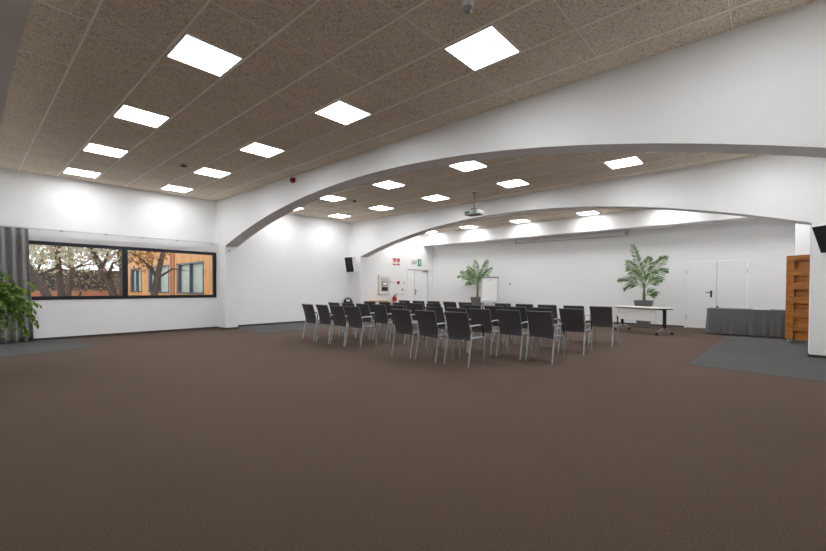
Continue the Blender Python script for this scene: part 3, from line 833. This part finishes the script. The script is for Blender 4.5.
bn = thing('waste_bin', 'black dome topped waste bin in the corner below the speaker', 'bin', (10.06, 12.40, 0))
MB().lathe([(.15, 0.0), (.165, .01), (.18, .60), (.183, .66)], 24).build('body', M['plastic'], bn, smooth=True)
MB().lathe([(.186, .655), (.186, .69), (.172, .76), (.13, .83), (.07, .865), (.02, .872)], 24).build('dome_lid', M['plastic'], bn, smooth=True)
mt = Matrix.Rotation(math.radians(-128), 4, 'Z') @ Matrix.Translation((.165, 0, .765)) @ Matrix.Rotation(math.radians(-32), 4, 'Y')
MB().box((-.004, -.075, -.05), (.012, .075, .05), mt, bevel=.004).build('glint_flap', M['pale_grey'], bn)  # pale plate on the lid, coloured to stand in for its white glint

t = thing('wall_socket', 'tiny pale socket alone on the back wall right of the flip chart', 'socket', (XB, 8.46, 1.445))
MB().box((-.014, -.045, -.06), (-.001, .045, .06), bevel=.004).build('face_plate', M['pale_grey'], t)
MB().lathe([(.025, 0), (.022, .006)], 12, mtx=Matrix.Translation((-.013, 0, 0)) @ Matrix.Rotation(-PI / 2, 4, 'Y')).build('outlet', M['grey'], t)
plx = thing('wall_socket', 'double socket on the back wall beneath the white table', 'socket', (XB, 4.05, .30))
MB().box((-.016, -.10, -.045), (-.001, .10, .045), bevel=.004).build('face_plate', M['white_plastic'], plx)
for s in (-1, 1): MB().lathe([(.025, 0), (.022, .006)], 12, mtx=Matrix.Translation((-.015, s * .05, 0)) @ Matrix.Rotation(-PI / 2, 4, 'Y')).build('outlet', M['grey'], plx)

t = thing('projection_screen', 'long pale casing of a rolled up projection screen under the bulkhead', 'screen', (XB - .10, 6.02, 3.215))
MB().box((-.07, -2.07, -.065), (.07, 2.07, .075), bevel=.02).build('casing', M['white_plastic'], t)
MB().box((-.02, -2.0, -.085), (.02, 2.0, -.064), bevel=.004).build('bottom_bar', M['pale_grey'], t)
for s in (-1, 1): MB().box((-.08, s * 2.10 - .035, -.075), (.098, s * 2.10 + .035, .085), bevel=.008).build('end_cap', M['pale_grey'], t)

# ------------------------------------------------------------------ curtain rail and curtain
t = thing('curtain_rail', 'white curtain rail running along the wall above the window', 'curtain rail', (2.2, YL, 2.59))
o = Vector(t.location)
MB().box((-.75, YL - .16, 2.575), (5.17, YL - .10, 2.605), bevel=.004).build('track', M['white_plastic'], t, origin=o)
for x in (.3, 1.6, 2.45, 3.25, 4.1, 5.05): MB().box((x - .025, YL - .15, 2.572), (x + .025, YL - .001, 2.612), bevel=.003).build('bracket', M['pale_grey'], t, origin=o)
random.seed(21)
mb = MB(); rws = []
nx, nz = 150, 16
def cx_off(s, zt):
    amp = .035 + .035 * zt
    return amp * math.sin(s * 2 * PI * 10.5 + .6 * math.sin(s * 13) + .4 * zt) + .012 * math.sin(s * 57 + 3 * zt)
for j in range(nz + 1):
    zt = j / nz
    z = 2.565 - zt * 2.555
    rws.append([(-.62 + (1.63 + .07 * zt) * (i / nx), YL - .135 - .02 * zt + cx_off(i / nx, zt) * (.55 if j == 0 else 1), z) for i in range(nx + 1)])
mb.grid(rws)
c = mb.build('curtain', M['curtain'], smooth=True, origin=(.2, YL - .14, 0))
s = c.modifiers.new('thickness', 'SOLIDIFY'); s.thickness = .004
tag(c, 'long grey pleated curtain hanging at the left end of the window', 'curtain')

# ------------------------------------------------------------------ trailing plant on a tall planter
random.seed(33)
VX, VY = .17, 8.04
pl = thing('trailing_plant', 'leafy green trailing plant cut off by the left picture edge', 'plant', (VX, VY, 0))
MB().lathe([(.12, 0), (.13, .02), (.15, .85), (.165, 1.02), (.150, 1.02), (.14, .95)], 24).build('planter', M['pot'], pl, smooth=True)
MB().lathe([(.135, .93), (.135, .97)], 20).build('soil', M['soil'], pl)
vs, vl = MB(), MB()
for i in range(210):
    a = R(0, 2 * PI); out = R(.16, .52); hgt = R(.16, .56); drop = R(-.10, .62) if out > .32 else R(-.25, .2)
    d = Vector((math.cos(a), math.sin(a), 0))
    p0 = Vector((d.x * R(0, .10), d.y * R(0, .10), .96)); p1 = p0 + d * out * .55 + Vector((0, 0, hgt)); p2 = p0 + d * out + Vector((0, 0, -drop + hgt * .5))
    def B(t): return p0 * (1 - t) ** 2 + p1 * 2 * t * (1 - t) + p2 * t * t
    pts = [B(k / 8) for k in range(9)]
    vs.tube(pts, .0028, 4)
    n = 15
    for k in range(n):
        tt = .22 + .78 * k / (n - 1)
        p = B(tt); dd = (B(min(1, tt + .04)) - B(tt - .04)).normalized()
        sd = dd.cross(Vector((0, 0, 1))); sd.normalize()
        dr = dd * R(.3, .9) + sd * (1 if k % 2 else -1) * R(.5, 1) + Vector((0, 0, R(-.6, .25)))
        vl.leaf(p, dr, Vector((R(-.4, .4), R(-.4, .4), 1)), R(.07, .12), R(.034, .052), .2)
vs.build('stems', M['vine_stem'], pl); vl.build('foliage', M['vine'], pl)

# ------------------------------------------------------------------ outside: courtyard, wings, trees
struct(MB().box((-30, YL + .25, -.25), (40, 75, -.12)), 'ground', M['ground'])
wg = thing('wooden_wing', 'orange timber clad building wing with three windows seen through the window', 'building', (7.8, 24, -.12))
o = Vector(wg.location)
wins = [(20.55, 24.2), (25.45, 29.2), (30.6, 33.2)]
XW = 7.8
mb = MB()
ys = [13.4] + [q for w in wins for q in w] + [35.9]
for a, b in zip(ys[::2], ys[1::2]): mb.box((XW, a, -.12), (XW + .3, b, 4.6))
for a, b in wins: mb.box((XW, a, -.12), (XW + .3, b, .93)); mb.box((XW, a, 2.53), (XW + .3, b, 4.6))
mb.build('cladding', M['cladding'], wg, origin=o)
MB().box((XW - .06, 24.55, -.12), (XW, 24.85, 4.6)).box((XW - .06, 25.0, -.12), (XW, 25.15, 4.6)).build('pilaster', M['terracotta'], wg, origin=o)
MB().box((XW - .4, 13.4, 4.6), (XW + .5, 35.5, 4.85)).build('roof_edge', M['blue_frame'], wg, origin=o)
MB().box((XW - .04, 13.4, -.12), (XW, 35.7, .50)).build('plinth', M['terracotta'], wg, origin=o)
for a, b in wins:
    f = MB(); y0, y1 = a, b
    f.box((XW - .02, y0, .93), (XW + .12, y0 + .10, 2.53)); f.box((XW - .02, y1 - .30, .93), (XW + .12, y1, 2.53)); f.box((XW - .02, y0, 2.45), (XW + .12, y1, 2.53)); f.box((XW - .05, y0, .93), (XW + .12, y1, 1.0))
    ym_ = (y0 + y1) / 2 - .1; f.box((XW - .02, ym_, .93), (XW + .12, ym_ + .10, 2.53))
    fo = f.build('window', M['blue_frame'], wg, origin=o)
    MB().box((XW + .13, y0, .93), (XW + .15, y1, 2.53)).build('blind', M['blind'], fo, origin=o)
fb = thing('far_building', 'taupe building with a terracotta band behind the trees outside', 'building', (0, 36, -.12))
o = Vector(fb.location)
MB().box((-22, 36, -.12), (8.3, 36.3, 2.35)).build('wall', M['far_wall'], fb, origin=o)
MB().box((-22, 35.94, -.12), (7.7, 36, 1.0)).build('band', M['terracotta'], fb, origin=o)
MB().box((-22, 35.8, 2.35), (7.7, 36.4, 2.45)).build('roof_edge', M['blue_frame'], fb, origin=o)
for x in (-5.5, -1.5, 1.0, 3.4, 5.2, 6.6):
    f = MB().box((x - .8, 35.93, 1.1), (x + .8, 36, 2.15)).build('window', M['bark'], fb, origin=o)
    MB().box((x - .7, 35.90, 1.2), (x + .7, 35.93, 2.05)).build('pane', M['dark_win'], f, origin=o)

def tree(label, base_xy, pts, r0, crown, seedv, leafm, nleaf, branches=5):
    random.seed(seedv)
    t = thing('courtyard_tree', label, 'tree', (base_xy[0], base_xy[1], -.12), 0, 'trees in the courtyard')
    o = Vector(t.location)
    P = [Vector(p) for p in pts]
    mb = MB(); n = len(P)
    mb.tube(P, [r0 * (1 - .55 * i / (n - 1)) for i in range(n)], 9)
    tw = []
    for b in range(branches):
        q = P[R_int(max(1, n // 2), n - 1)]
        a = R(0, 2 * PI); e = q + Vector((math.cos(a) * R(.6, 1.6), math.sin(a) * R(.6, 1.6), R(.2, 1.2)))
        m_ = (q + e) / 2 + Vector((R(-.2, .2), R(-.2, .2), R(0, .3)))
        mb.tube([q, m_, e], [r0 * .35, r0 * .22, r0 * .08], 6); tw.append((q, m_, e))
    mb.build('trunk', M['bark'], t, smooth=True, origin=o)
    f = MB(); cc, cr = Vector(crown[0]), Vector(crown[1])
    for k in range(nleaf):
        while True:
            p = Vector((R(-1, 1), R(-1, 1), R(-1, 1)))
            if p.length < 1: break
        p = Vector((cc.x + p.x * cr.x, cc.y + p.y * cr.y, cc.z + p.z * cr.z))
        d = Vector((R(-1, 1), R(-1, 1), R(-.8, .3)))
        f.leaf(p, d, Vector((R(-1, 1), R(-1, 1), R(-.2, 1))), R(.10, .19), R(.07, .11), .1, 2)
    f.build('foliage', leafm, t, origin=o)
    return t
def R_int(a, b): return random.randint(a, b)
tree('tree with a thick trunk leaning left, just left of the window mullion', (4.6, 18), [(4.75, 18, -.12), (3.95, 18, .6), (3.70, 18, .95), (3.52, 18, 1.55), (3.35, 18, 1.95), (3.08, 18, 2.6), (2.7, 18, 3.6)], .165, ((2.6, 18.6, 3.2), (1.9, 1.6, 1.15)), 41, M['tree_leaf'], 800)
tree('upright tree trunk directly behind the window mullion', (3.93, 17.6), [(3.93, 17.6, -.12), (3.87, 17.6, .9), (3.88, 17.6, 1.6), (3.82, 17.6, 2.6), (3.8, 17.6, 3.6)], .12, ((3.55, 17.8, 2.75), (.75, 1.0, .95)), 42, M['tree_leaf'], 420)
tree('tree leaning right in front of the orange timber wing', (4.85, 18), [(4.85, 18, -.12), (4.95, 18, .6), (5.0, 18, 1.0), (5.10, 18, 1.6), (5.22, 18, 2.2), (5.33, 18, 2.7), (5.5, 18, 3.6)], .15, ((4.75, 18.3, 2.75), (.85, 1.0, .85)), 43, M['rust_leaf'], 480)
tree('tree with slanting dark trunk at the far left of the window', (2.1, 18), [(2.2, 18, -.12), (1.93, 18, .85), (1.75, 18, 1.3), (1.6, 18, 1.6), (1.1, 18, 2.6), (.6, 18, 3.6)], .15, ((1.3, 18.4, 2.75), (1.7, 1.4, 1.1)), 44, M['tree_leaf'], 1050)
tree('slim tree trunk in the middle of the left window pane', (2.3, 18.6), [(2.36, 18.6, -.12), (2.33, 18.6, .9), (2.28, 18.6, 1.6), (2.22, 18.6, 2.6), (2.2, 18.6, 3.6)], .13, ((2.2, 19.2, 2.95), (1.5, 1.3, 1.0)), 45, M['tree_leaf'], 650)
tree('pale bushy tree behind the others in the left window pane', (3.0, 22), [(3.0, 22, -.12), (2.95, 22, 1.0), (3.1, 22, 2.0), (3.0, 22, 3.2)], .14, ((2.6, 22, 3.0), (2.3, 1.6, 1.3)), 46, M['tree_leaf'], 1000)

tree('low brown shrub in front of the far building seen in the left pane', (3.6, 24), [(3.6, 24, -.12), (3.55, 24, .5), (3.7, 24, 1.1), (3.6, 24, 1.7)], .07, ((3.6, 24, 1.55), (1.9, .8, .75)), 47, M['brown_leaf'], 330, 6)

# ------------------------------------------------------------------ world, camera, view
w = bpy.data.worlds.new('sky'); scene.world = w; w.use_nodes = True
bg = w.node_tree.nodes['Background']
bg.inputs[0].default_value = (0.90, 0.95, 1.0, 1); bg.inputs[1].default_value = 2.2

cam = bpy.data.cameras.new('camera'); co = bpy.data.objects.new('camera', cam); COL.objects.link(co)
yaw, pit, rol = math.radians(41.82), math.radians(-.966), math.radians(.21)
fwd = Vector((math.cos(pit) * math.cos(yaw), math.cos(pit) * math.sin(yaw), math.sin(pit)))
right = Vector((math.sin(yaw), -math.cos(yaw), 0)); up = right.cross(fwd)
r2 = right * math.cos(rol) + up * math.sin(rol); u2 = up * math.cos(rol) - right * math.sin(rol)
co.matrix_world = Matrix(((r2.x, u2.x, -fwd.x, 0), (r2.y, u2.y, -fwd.y, 0), (r2.z, u2.z, -fwd.z, CAMZ), (0, 0, 0, 1)))
cam.sensor_fit = 'HORIZONTAL'; cam.sensor_width = 36.0
cam.lens = 403.63 / 826 * 36.0
cam.shift_y = 19.5 / 826
cam.clip_start = .02; cam.clip_end = 300
scene.camera = co

scene.view_settings.view_transform = 'Standard'
scene.view_settings.look = 'None'
scene.view_settings.gamma = 1.0
scene.view_settings.use_curve_mapping = False
scene.view_settings.exposure = 0.0
scene.cycles.use_denoising = True
scene.cycles.max_bounces = 10
scene.cycles.diffuse_bounces = 7
scene.cycles.transparent_max_bounces = 8
